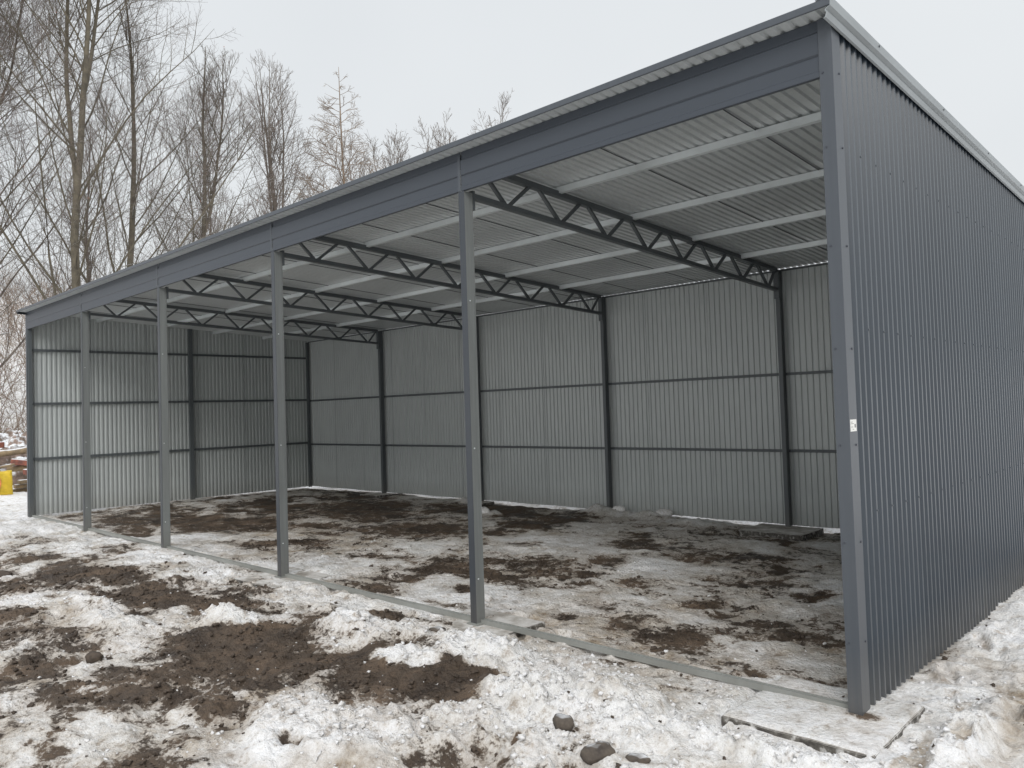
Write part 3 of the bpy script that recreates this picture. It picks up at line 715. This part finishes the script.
# trusses
zt = lambda y: 3.752-.0425*y      # centre of top chord
zb_ = lambda y: 3.482-.0425*y      # centre of bottom chord
def truss(x):
    t = sub_empty('roof_truss')
    part(MB().bar((x, .06, zt(.06)), (x, 5.84, zt(5.84)), .062, .050), 'top_chord', M['truss'], t)
    part(MB().bar((x, .086, zb_(.086)), (x, 5.84, zb_(5.84)), .056, .042), 'bottom_chord', M['truss'], t)
    nodes = [.50+.727*i for i in range(8)]
    tops = [.5-.3635+.727*i for i in range(9)]
    for i, yb in enumerate(nodes):
        a = tops[i]+.07; b2 = tops[i+1]-.07
        for (yt, dd) in ((a, -.028), (b2, .028)):
            yt = min(yt, 5.8)
            part(MB().bar((x, yt, zt(yt)-.023), (x, yb+dd, zb_(yb)+.021), .032, .026), 'diagonal', M['truss'], t)
    return t
for k in range(1, 5): truss(-3*k)

# sill rail on the ground between posts
for k in range(5):
    xa = -15+3*k+.035; xb = xa+3-.07
    if k == 4: xb = -.066
    if k == 0: xa = -14.92
    p = [(.008, .030), (.008, .002), (.052, .002), (.052, .030)]
    mb = MB(); o1 = .004*math.sin(k*2.1)
    outer = [(.0, -.012), (.042, -.012), (.042, .026), (.037, .026), (.037, .021), (.005, .021), (.005, .026), (.0, .026)]
    part(MB().extrude(outer, xa, xb, 'x'), 'sill_rail', M['rail'], shed)

# ------------------------------------------------------------------ trees
def norm(a): return a/np.maximum(np.linalg.norm(a, axis=-1, keepdims=True), 1e-9)
def grow(P0, D0, Ln, nseg, wob, up, r):
    """P0,D0 (N,3); Ln (N,) -> polylines (N,nseg+1,3)"""
    n = len(P0); pts = [P0]; d = norm(D0)
    step = (Ln/nseg)[:, None]
    for i in range(nseg):
        d = norm(d + r.normal(size=(n, 3))*wob + np.array([0, 0, up])[None])
        pts.append(pts[-1]+d*step)
    return np.stack(pts, 1)
def tubes(PL, R, k):
    """PL (N,m,3), R (N,m) -> verts, quads"""
    N_, m_, _ = PL.shape
    T = np.empty_like(PL); T[:, 1:-1] = PL[:, 2:]-PL[:, :-2]; T[:, 0] = PL[:, 1]-PL[:, 0]; T[:, -1] = PL[:, -1]-PL[:, -2]
    T = norm(T); ref = np.where(np.abs(T[..., 2:3]) > .9, np.array([1., 0, 0]), np.array([0, 0, 1.]))
    A = norm(np.cross(T, ref)); B = np.cross(T, A)
    ang = np.arange(k)*2*np.pi/k
    V = PL[:, :, None, :] + R[:, :, None, None]*(A[:, :, None, :]*np.cos(ang)[None, None, :, None] + B[:, :, None, :]*np.sin(ang)[None, None, :, None])
    idx = np.arange(N_*m_*k).reshape(N_, m_, k); j = (np.arange(k)+1) % k
    F = np.stack([idx[:, :-1, :], idx[:, :-1][:, :, j], idx[:, 1:][:, :, j], idx[:, 1:, :]], -1).reshape(-1, 4)
    return V.reshape(-1, 3), F
def children(PL, R, per, tmin, tmax, angle, spread, r, taper=0):
    N_, m_, _ = PL.shape
    pi = np.repeat(np.arange(N_), per)
    t = tmin+(tmax-tmin)*((np.tile((np.arange(per)+.5)/per, N_)) + r.normal(size=len(pi))*.25/per)
    t = np.clip(t, 0, .995)*(m_-1); i0 = np.floor(t).astype(int); f = (t-i0)[:, None]
    P = PL[pi, i0]*(1-f)+PL[pi, i0+1]*f
    rad = (R[pi, i0]*(1-f[:, 0])+R[pi, i0+1]*f[:, 0])
    T = norm(PL[pi, i0+1]-PL[pi, i0])
    rnd = r.normal(size=(len(pi), 3)); S = norm(rnd - (rnd*T).sum(1, keepdims=True)*T)
    a = angle*(1-taper*t/(m_-1))+r.normal(size=len(pi))*spread
    D = T*np.cos(a)[:, None]+S*np.sin(a)[:, None]
    return P, D, rad, t/(m_-1), pi
def bare_tree(name, x, y, z, Hh, r0, seed, label, group, style='linden', n1=34, n2=11, n3=6, n4=3, dens=1.0, far=False, lean=(0, 0), leaves=0, twigr=.0050, forks=0):
    r = np.random.default_rng(seed); t = empty(name, (x, y, z))
    m = 14
    ln = np.array([Hh])
    if style == 'larch': wob, up = .02, .1
    else: wob, up = .035, .06
    PL = grow(np.zeros((1, 3)), np.array([[lean[0], lean[1], 1.]]), ln, m, wob, up, r)
    tt = np.linspace(0, 1, m+1); R = (r0*.8*(1-tt)**.8+.012)[None]
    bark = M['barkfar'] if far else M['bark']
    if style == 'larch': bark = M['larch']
    Vt, Ft = tubes(PL, R, 8)
    parts_v = [Vt]; parts_f = [Ft]; off = len(Vt)
    bases = [(PL, R)]
    if forks:
        P, D, rad, tq, _ = children(PL, R, forks, .38, .62, .30, .08, r)
        L2 = Hh*(1-tq)*1.02
        PLf = grow(P, D, L2, m, .04, .12, r); Rf = rad[:, None]*.72*(1-tt[None])**.8+.01
        Vf, Ff = tubes(PLf, Rf, 6); parts_v.append(Vf); parts_f.append(Ff+off); off += len(Vf)
        bases.append((PLf, Rf))
    np_mesh('trunk', np.concatenate(parts_v), np.concatenate(parts_f), bark, t, smooth=True)
    # limbs
    LV = []; LF = []; off = 0; TV = []; TF = []; toff = 0
    nodes1 = []
    for bi, (pl, rr) in enumerate(bases):
        cnt = int(n1*.8) if bi == 0 else n1//2
        ang = 1.25 if style == 'larch' else .80
        P, D, rad, tq, pi = children(pl, rr, cnt, .10 if bi == 0 else .1, .985, ang, .13, r, 0 if style == 'larch' else .5)
        if style == 'larch': Ls = Hh*.40*(1-tq)**.95+.3; upb = .04
        elif style == 'poplar': Ls = Hh*.36*(1-.8*tq); upb = .10
        else: Ls = Hh*(.52*(1-tq)**.9+.025)*r.uniform(.6, 1.1, len(tq)); upb = .055
        if bi: Ls = Ls*.7
        pl1 = grow(P, D, Ls, 7, .06, upb, r)
        r1 = np.minimum(rad*.32, .0040*Ls+.006)[:, None]*(1-np.linspace(0, 1, 8)[None])**.8+.006
        v, f_ = tubes(pl1, r1, 5); LV.append(v); LF.append(f_+off); off += len(v)
        nodes1.append((pl1, r1, Ls))
    for (pl1, r1, Ls) in nodes1:
        P, D, rad, tq, pi = children(pl1, r1, n2, .15, .97, .75, .2, r)
        L2 = Ls[pi]*(.55*(1-tq)+.12)
        kp = r.random(len(L2)) < np.clip(L2/1.1, .12, 1); P, D, rad, tq, pi, L2 = P[kp], D[kp], rad[kp], tq[kp], pi[kp], L2[kp]
        pl2 = grow(P, D, L2, 5, .09, .11 if style != 'larch' else -.03, r)
        r2 = np.minimum(rad*.5, .009)[:, None]*(1-np.linspace(0, 1, 6)[None])**.7+twigr*.8
        v, f_ = tubes(pl2, r2, 4); LV.append(v); LF.append(f_+off); off += len(v)
        P, D, rad, tq, pi3 = children(pl2, r2, n3, .1, .98, .75, .25, r)
        L3 = np.clip(L2[pi3]*(.5*(1-tq)+.18), .12, 1.3)
        kp = r.random(len(L3)) < np.clip((L2[pi3]-.15)/.9, .10, 1); P, D, L3 = P[kp], D[kp], L3[kp]
        pl3 = grow(P, D, L3, 3, .12, .13 if style != 'larch' else -.12, r)
        r3 = np.full((len(P), 4), twigr*.85); r3[:, -1] *= .5
        v, f_ = tubes(pl3, r3, 3); TV.append(v); TF.append(f_+toff); toff += len(v)
        if n4:
            P, D, rad, tq, pi4 = children(pl3, r3, n4, .1, .98, .8, .3, r)
            L4 = np.clip(L3[pi4]*r.uniform(.3, .6, len(pi4)), .08, .6)
            pl4 = grow(P, D, L4, 2, .15, .10, r)
            r4 = np.full((len(P), 3), twigr*.62); r4[:, -1] *= .5
            v, f_ = tubes(pl4, r4, 3); TV.append(v); TF.append(f_+toff); toff += len(v)
            if leaves:
                k = r.random(len(P)) < leaves
                # clumps of leaves kept only in some zones
                e = pl4[k, -1]; zone = vnoise(e[:, 0]*.6+e[:, 2]*.5, e[:, 1]*.6+e[:, 2]*.3, seed) > .25
                e = e[zone]; nl = len(e)
                if nl:
                    a = r.normal(size=(nl, 3))*.03; b_ = r.normal(size=(nl, 3))*.03
                    LFv = np.stack([e, e+a, e+a+b_, e+b_], 1).reshape(-1, 3)
                    np_mesh('leaves', LFv, np.arange(nl*4).reshape(-1, 4), M['leafdry'], t)
    np_mesh('limbs', np.concatenate(LV), np.concatenate(LF), bark, t, smooth=True)
    np_mesh('twigs', np.concatenate(TV), np.concatenate(TF), M['larch'] if style == 'larch' else M['twig'], t)
    tag(t, label, 'tree', group)
    return t
TG = 'bare trees behind the left end of the shed'
bare_tree('bare_tree', -31.4, 5.6, 0, 25, .24, 21, 'tall bare tree with forked olive trunk rising just beyond the left roof end', TG, n1=36, forks=2, leaves=.03)
bare_tree('bare_tree', -32.9, 8.2, 0, 22.5, .22, 22, 'bare tree with one straight trunk, second tall one right of the roof end', TG, n1=38, leaves=.02, lean=(.01, .02))
bare_tree('bare_tree', -34.8, 11.9, 0, 20.5, .23, 23, 'bare tree with dense reddish crown, third tall one from the left roof end', TG, n1=40, leaves=.06, forks=1, lean=(.02, .03))
bare_tree('bare_tree', -39.5, 19.7, 1, 21, .19, 24, 'slim bare tree of upright twigs standing left of the larch', TG, style='poplar', n1=30, n2=8, n3=4, n4=2, forks=3, far=True, twigr=.006)
bare_tree('larch_tree', -37.9, 23.9, 2, 21.3, .17, 25, 'bare larch with level drooping side branches behind the middle of the roof', 'larches', style='larch', lean=(-.055, -.07), n1=90, n2=10, n3=9, n4=0, twigr=.009)
bare_tree('bare_tree', -33.6, .8, 0, 23, .13, 26, 'leaning bare tree at the left picture edge, nearest to the edge', TG, n1=34, forks=2, leaves=.03, lean=(-.04, 0))
bare_tree('bare_tree', -36.0, 3.6, 0, 25, .15, 27, 'bare tree tilting left, between the edge tree and the forked tree', TG, n1=34, forks=1, lean=(-.05, -.05))
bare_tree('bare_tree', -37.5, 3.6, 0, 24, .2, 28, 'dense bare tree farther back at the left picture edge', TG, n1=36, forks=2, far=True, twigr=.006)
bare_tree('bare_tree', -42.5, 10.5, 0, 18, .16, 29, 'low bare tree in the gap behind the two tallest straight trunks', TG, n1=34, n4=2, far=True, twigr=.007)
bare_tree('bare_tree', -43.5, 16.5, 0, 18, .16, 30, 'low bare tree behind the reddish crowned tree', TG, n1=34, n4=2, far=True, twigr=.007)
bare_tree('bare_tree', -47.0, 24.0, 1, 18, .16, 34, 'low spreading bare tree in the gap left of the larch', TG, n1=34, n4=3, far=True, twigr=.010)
FG = 'far slim tree tops over the roof'
for i, (x, y, h_, lb) in enumerate([(-47, 31.0, 22.3, 'leftmost of the slim far tree tops right of the larch'), (-45.5, 33.8, 23.2, 'slim far tree top just right of the larch tips, second of its row'),
                                    (-44.9, 36.2, 24.4, 'slim far tree top in the middle of the far row'), (-43.6, 38.5, 24.7, 'slim far tree top, the tallest cluster above the roof line'),
                                    (-40.6, 37.6, 24.6, 'lone thin tree top poking over the roof near the middle seam'), (-41.5, 42.5, 27.4, 'rightmost thin tree tip above the roof edge')]):
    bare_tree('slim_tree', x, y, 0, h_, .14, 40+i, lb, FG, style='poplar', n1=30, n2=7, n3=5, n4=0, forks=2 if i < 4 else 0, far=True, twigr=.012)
bare_tree('slim_tree', -12.3, 66, 0, 22.5, .2, 50, 'faint tree tip showing above the roof edge at far right', 'far tree behind the right wall', style='linden', n1=26, n2=7, n3=6, n4=0, far=True, twigr=.012)
# tree out at the left whose snow laden limbs reach in
t = empty('snowy_tree', (-18.8, -3.0, -.05))
tag(t, 'near tree outside the left edge whose snow covered limbs reach into the picture', 'tree')
r = np.random.default_rng(77)
PL = grow(np.zeros((1, 3)), np.array([[0, -.02, 1.]]), np.array([11.]), 12, .03, .05, r); R = (.17*(1-np.linspace(0, 1, 13))**.7+.02)[None]
v, f_ = tubes(PL, R, 8); np_mesh('trunk', v, f_, M['bark'], t, smooth=True)
P0 = np.array([PL[0, i]*(1-ff)+PL[0, i+1]*ff for i, ff in ((3, .6), (4, .6), (5, .2), (6, .0), (2, .9), (6, .8), (7, .5), (5, .7), (4, .1))])
Ls_k = 1.3
D0 = np.array([[-.1, 1, .05], [.1, 1, .42], [.0, 1, .5], [-.3, 1, .35], [-.25, 1, .10], [.2, .8, .8], [-.5, .6, .9], [-.6, .9, .3], [-.5, .9, .12]])
Ls = np.array([2.8, 2.6, 2.5, 2.6, 2.7, 2.6, 2.4, 2.8, 2.6])*1.3
pl1 = grow(P0, D0, Ls, 8, .07, .02, r); r1 = .030*(1-np.linspace(0, 1, 9)[None])**.8+.007+np.zeros((9, 1))
v1, f1 = tubes(pl1, r1, 6)
P, D, rad, tq, pi = children(pl1, r1, 9, .2, .97, .6, .2, r); L2 = Ls[pi]*(.38*(1-tq)+.08)
pl2 = grow(P, D, L2, 5, .12, .05, r); r2 = np.minimum(rad*.6, .012)[:, None]*(1-np.linspace(0, 1, 6)[None])**.7+.004
v2, f2 = tubes(pl2, r2, 5)
np_mesh('limbs', np.concatenate([v1, v2]), np.concatenate([f1, f2+len(v1)]), M['barksnow'], t, smooth=True)
P, D, rad, tq, pi3 = children(pl2, r2, 8, .1, .98, .7, .25, r)
pl3 = grow(P, D, np.clip(L2[pi3]*.4, .1, .5), 3, .18, .06, r); r3 = np.full((len(P), 4), .0035)
v3, f3 = tubes(pl3, r3, 3); np_mesh('twigs', v3, f3, M['twig'], t)

# brown brush and undergrowth on the slope beyond (uncountable)
r = np.random.default_rng(5)
nb = 5200
bx = r.uniform(-75, -31, nb); by = r.uniform(-14, 40, nb)
bz, _, _ = hgt(bx, by)
Lb = r.uniform(.9, 3.0, nb)*(1+.5*(bx < -45)); Db = np.stack([r.normal(size=nb)*.45, r.normal(size=nb)*.45, np.ones(nb)], -1)
pl = grow(np.stack([bx, by, bz-.1], -1), Db, Lb, 4, .16, .05, r); rb = np.full((nb, 5), .014); rb[:, -1] = .005
v1, f1 = tubes(pl, rb, 3)
P, D, rad, tq, pi = children(pl, rb, 8, .15, .98, .7, .25, r); pl2 = grow(P, D, Lb[pi]*.4*r.uniform(.5, 1, len(pi)), 3, .2, .03, r)
r2 = np.full((len(P), 4), .008); r2[:, -1] = .004
v2, f2 = tubes(pl2, r2, 3)
o = np_mesh('undergrowth', np.concatenate([v1, v2]), np.concatenate([f1, f2+len(v1)]), M['brush'])
tag(o, 'tangle of brown leafless undergrowth on the snowy slope beyond the shed', 'undergrowth', kind='stuff')

# ------------------------------------------------------------------ snowy rubble heap, timber, sack
r = np.random.default_rng(8)
def hump(name, x, y, w, d, h_, seed, mat, label):
    n = 130; a = np.linspace(-1, 1, n); A, B = np.meshgrid(a, a)
    rad = np.sqrt(A*A+B*B); Z = h_*np.clip(1-rad**2, 0, 1)**.6*(1+.35*fbm(A*2+seed, B*2, 2.5, 4, seed)) + .22*fbm(A, B, 8, 4, seed+2, .7)+.10*np.clip(1-worley(A, B, 9, 4)**2, 0, 1)
    Z = np.where(rad > 1, -.2, Z)
    idx = np.arange(n*n).reshape(n, n)
    F = np.stack([idx[:-1, :-1], idx[:-1, 1:], idx[1:, 1:], idx[1:, :-1]], -1).reshape(-1, 4)
    z0, _, _ = hgt([x], [y])
    o = np_mesh(name, np.stack([A*w, B*d, Z], -1).reshape(-1, 3), F, mat, smooth=True, loc=(x, y, float(z0[0])-.05))
    tag(o, label, 'rubble heap', 'heaps of snowy rubble'); return o
hump('rubble_heap', -27.5, 3.2, 3.2, 2.4, 1.42, 3, M['rubble'], 'large snow-covered heap of rubble left of the shed, behind the timber')
hump('rubble_heap', -31.5, .4, 3.0, 3.0, 1.5, 5, M['rubble'], 'farther snow-covered rubble heap at the left picture edge')
def logthing(name, p, q, rad, mat, label, cat, group, sides=9):
    p = np.array(p, float); q = np.array(q, float)
    tt = np.linspace(0, 1, 8)[:, None]; pl = (p*(1-tt)+q*tt); c0 = pl.mean(0); pl = pl-c0
    pl[1:-1] += r.normal(size=(6, 3))*rad*.15
    v, f_ = tubes(pl[None], np.full((1, 8), rad)*(1+.08*r.normal(size=(1, 8))), sides)
    caps = [np.arange(sides)[::-1][None], (np.arange(sides)+7*sides)[None]]
    o = np_mesh(name, v, [f_]+caps, mat, smooth=False, loc=tuple(c0)); tag(o, label, cat, group)
LG = 'logs and branches thrown on the rubble heap'
logthing('log', (-24.9, .9, .75), (-24.6, 3.0, 1.05), .10, M['wood'], 'curved snowy log lying across the top of the heap front', 'log', LG)
logthing('log', (-24.5, 1.9, .45), (-24.2, 3.2, .62), .09, M['wood'], 'lower log sloping up towards the shed wall on the heap', 'log', LG)
logthing('log', (-24.8, 1.2, .35), (-25.1, 1.9, 1.0), .07, M['wood'], 'steep broken log leaning at the left of the heap', 'log', LG)
logthing('branch', (-24.3, 1.4, .42), (-24.2, 3.3, .95), .045, M['wood'], 'thin branch slanting over the rubble heap', 'branch', LG)
def blockthing(name, x, y, z, sx, sy, sz, rz, mat, label, cat, group=None, rx=0):
    o = MB().box(-sx/2, sx/2, -sy/2, sy/2, 0, sz).build(name, mat, bevel=.012, loc=(x, y, z)); o.rotation_euler = (rx, 0, rz)
    tag(o, label, cat, group); return o
blockthing('brick_lump', -24.1, 2.55, .30, .25, .62, .16, .2, M['brickred'], 'red brick lump poking from the snow low in the heap', 'brick', 'bricks in the rubble', .1)
blockthing('brick_lump', -24.3, 2.2, .55, .25, .50, .16, -.3, M['brickred'], 'red brick lump above the lower one, under a snow cap', 'brick', 'bricks in the rubble', -.15)
blockthing('brick_lump', -25.3, 1.7, 1.05, .4, .55, .18, .5, M['brickred'], 'rusty red piece near the top left of the heap', 'brick', 'bricks in the rubble')
BG = 'boards stacked beside the yellow sack'
for i, (dz, lb) in enumerate([(0, 'bottom board of the low timber stack by the yellow sack'), (.115, 'middle board of the low timber stack by the yellow sack'), (.23, 'top board of the low timber stack by the yellow sack')]):
    blockthing('board', -21.6+.04*i, 2.35+.06*i, -.04+dz, .22, 2.1, .10, .05*(i-1), M['wood'], lb, 'board', BG)
# yellow printed sack
sk = empty('yellow_sack', (-21.05, .90, -.05), math.radians(-12))
tag(sk, 'bright yellow upright sack with round purple and orange print at the left edge', 'sack')
bm = bmesh.new(); bmesh.ops.create_cube(bm, size=1)
bmesh.ops.subdivide_edges(bm, edges=bm.edges[:], cuts=9, use_grid_fill=True)
for v in bm.verts:
    zz = v.co.z+.5; k = 1-.18*abs(zz-.45)*1.2
    bul = 1+.10*math.cos(v.co.y*3.0)*math.sin(zz*3.14)
    v.co.x *= .30*k*bul; v.co.y *= .58*(1-.06*zz); v.co.z = zz*.62
    q = float(fbm(np.array([v.co.y*3]), np.array([v.co.z*3+v.co.x]), 2.2, 3, 8)[0]); v.co.x += q*.025; v.co.z += .02*q*(zz > .9)
me = bpy.data.meshes.new('sack_body'); bm.to_mesh(me); bm.free(); me.materials.append(M['sack'])
for p in me.polygons: p.use_smooth = True
o = bpy.data.objects.new('sack_body', me); C.objects.link(o); o.parent = sk
def disc(name, y, z, ry, rz_, x, mat):
    mb = MB(); n = 20; mb.v = [(x, y+ry*math.cos(2*math.pi*i/n), z+rz_*math.sin(2*math.pi*i/n)) for i in range(n)]; mb.f = [list(range(n))]
    o = mb.build(name, mat, sk, recalc=False)
disc('round_print', -.12, .33, .17, .24, .185, M['orange']); disc('round_print', -.13, .37, .12, .17, .189, M['purple'])

# ------------------------------------------------------------------ camera
def basis():
    fw = Vector((-0.68481106, 0.72796033, 0.03328013)); rt = Vector((0.72727847, 0.68561447, -0.0316044)); up = Vector((0.04582409, -0.00256088, 0.99894624))
    return fw, rt, up
# rt/up from the calibration include the small roll of the hand-held shot
fw, rt, up = basis()
cam = bpy.data.cameras.new('camera'); co = bpy.data.objects.new('camera', cam); C.objects.link(co)
up = (up - fw*up.dot(fw)).normalized(); fw.normalize(); rt = fw.cross(up).normalized()
mt = Matrix((rt, up, -fw)).transposed().to_4x4(); mt.translation = Vector((1.5594, -4.3552, 1.7023)); co.matrix_world = mt
cam.sensor_fit = 'HORIZONTAL'; cam.sensor_width = 36; cam.lens = 36*772.4/1024; cam.clip_start = .05; cam.clip_end = 2000
scene.camera = co

# ------------------------------------------------------------------ light
SUN_EL = math.radians(36)
SUN_AZ = math.radians(142)
sd = Vector((math.sin(SUN_AZ)*math.cos(SUN_EL), math.cos(SUN_AZ)*math.cos(SUN_EL), math.sin(SUN_EL)))
sun = bpy.data.lights.new('sun', 'SUN'); sun.energy = 1.65; sun.angle = math.radians(35); sun.color = (1, .98, .95)
so = bpy.data.objects.new('sun', sun); C.objects.link(so); so.rotation_euler = sd.to_track_quat('Z', 'Y').to_euler()
w = bpy.data.worlds.new('World'); scene.world = w; w.use_nodes = True
nt = w.node_tree; L = nt.links.new; bg = nt.nodes['Background']
sky = nt.nodes.new('ShaderNodeTexSky'); sky.sky_type = 'NISHITA'; sky.sun_disc = False
sky.sun_elevation = SUN_EL; sky.sun_rotation = SUN_AZ; sky.dust_density = 5; sky.air_density = 1
tcn = nt.nodes.new('ShaderNodeTexCoord'); sp = nt.nodes.new('ShaderNodeSeparateXYZ'); L(tcn.outputs['Generated'], sp.inputs[0])
cr = nt.nodes.new('ShaderNodeValToRGB'); e = cr.color_ramp.elements
e[0].position = 0; e[0].color = (8.3, 8.55, 8.65, 1); e[1].position = 1; e[1].color = (19, 19.5, 20.2, 1); q_ = e.new(.5); q_.color = (8.3, 8.6, 8.8, 1)
L(sp.outputs[2], cr.inputs[0])
nn = nt.nodes.new('ShaderNodeTexNoise'); nn.inputs['Scale'].default_value = 1.6; nn.inputs['Detail'].default_value = 4; L(tcn.outputs['Generated'], nn.inputs[0])
rr = nt.nodes.new('ShaderNodeValToRGB'); rr.color_ramp.elements[0].position = .3; rr.color_ramp.elements[0].color = (.94, .945, .955, 1); rr.color_ramp.elements[1].position = .7; rr.color_ramp.elements[1].color = (1.02, 1.02, 1.02, 1)
L(nn.outputs[0], rr.inputs[0])
mul = mixc(nt, 1, cr.outputs[0], rr.outputs[0], 'MULTIPLY')
mx = mixc(nt, .94, sky.outputs[0], mul)
L(mx, bg.inputs[0]); bg.inputs[1].default_value = .1
scene.view_settings.view_transform = 'Standard'; scene.view_settings.look = 'None'; scene.view_settings.exposure = 0
scene.cycles.use_denoising = True
scene.cycles.max_bounces = 8; scene.cycles.diffuse_bounces = 4
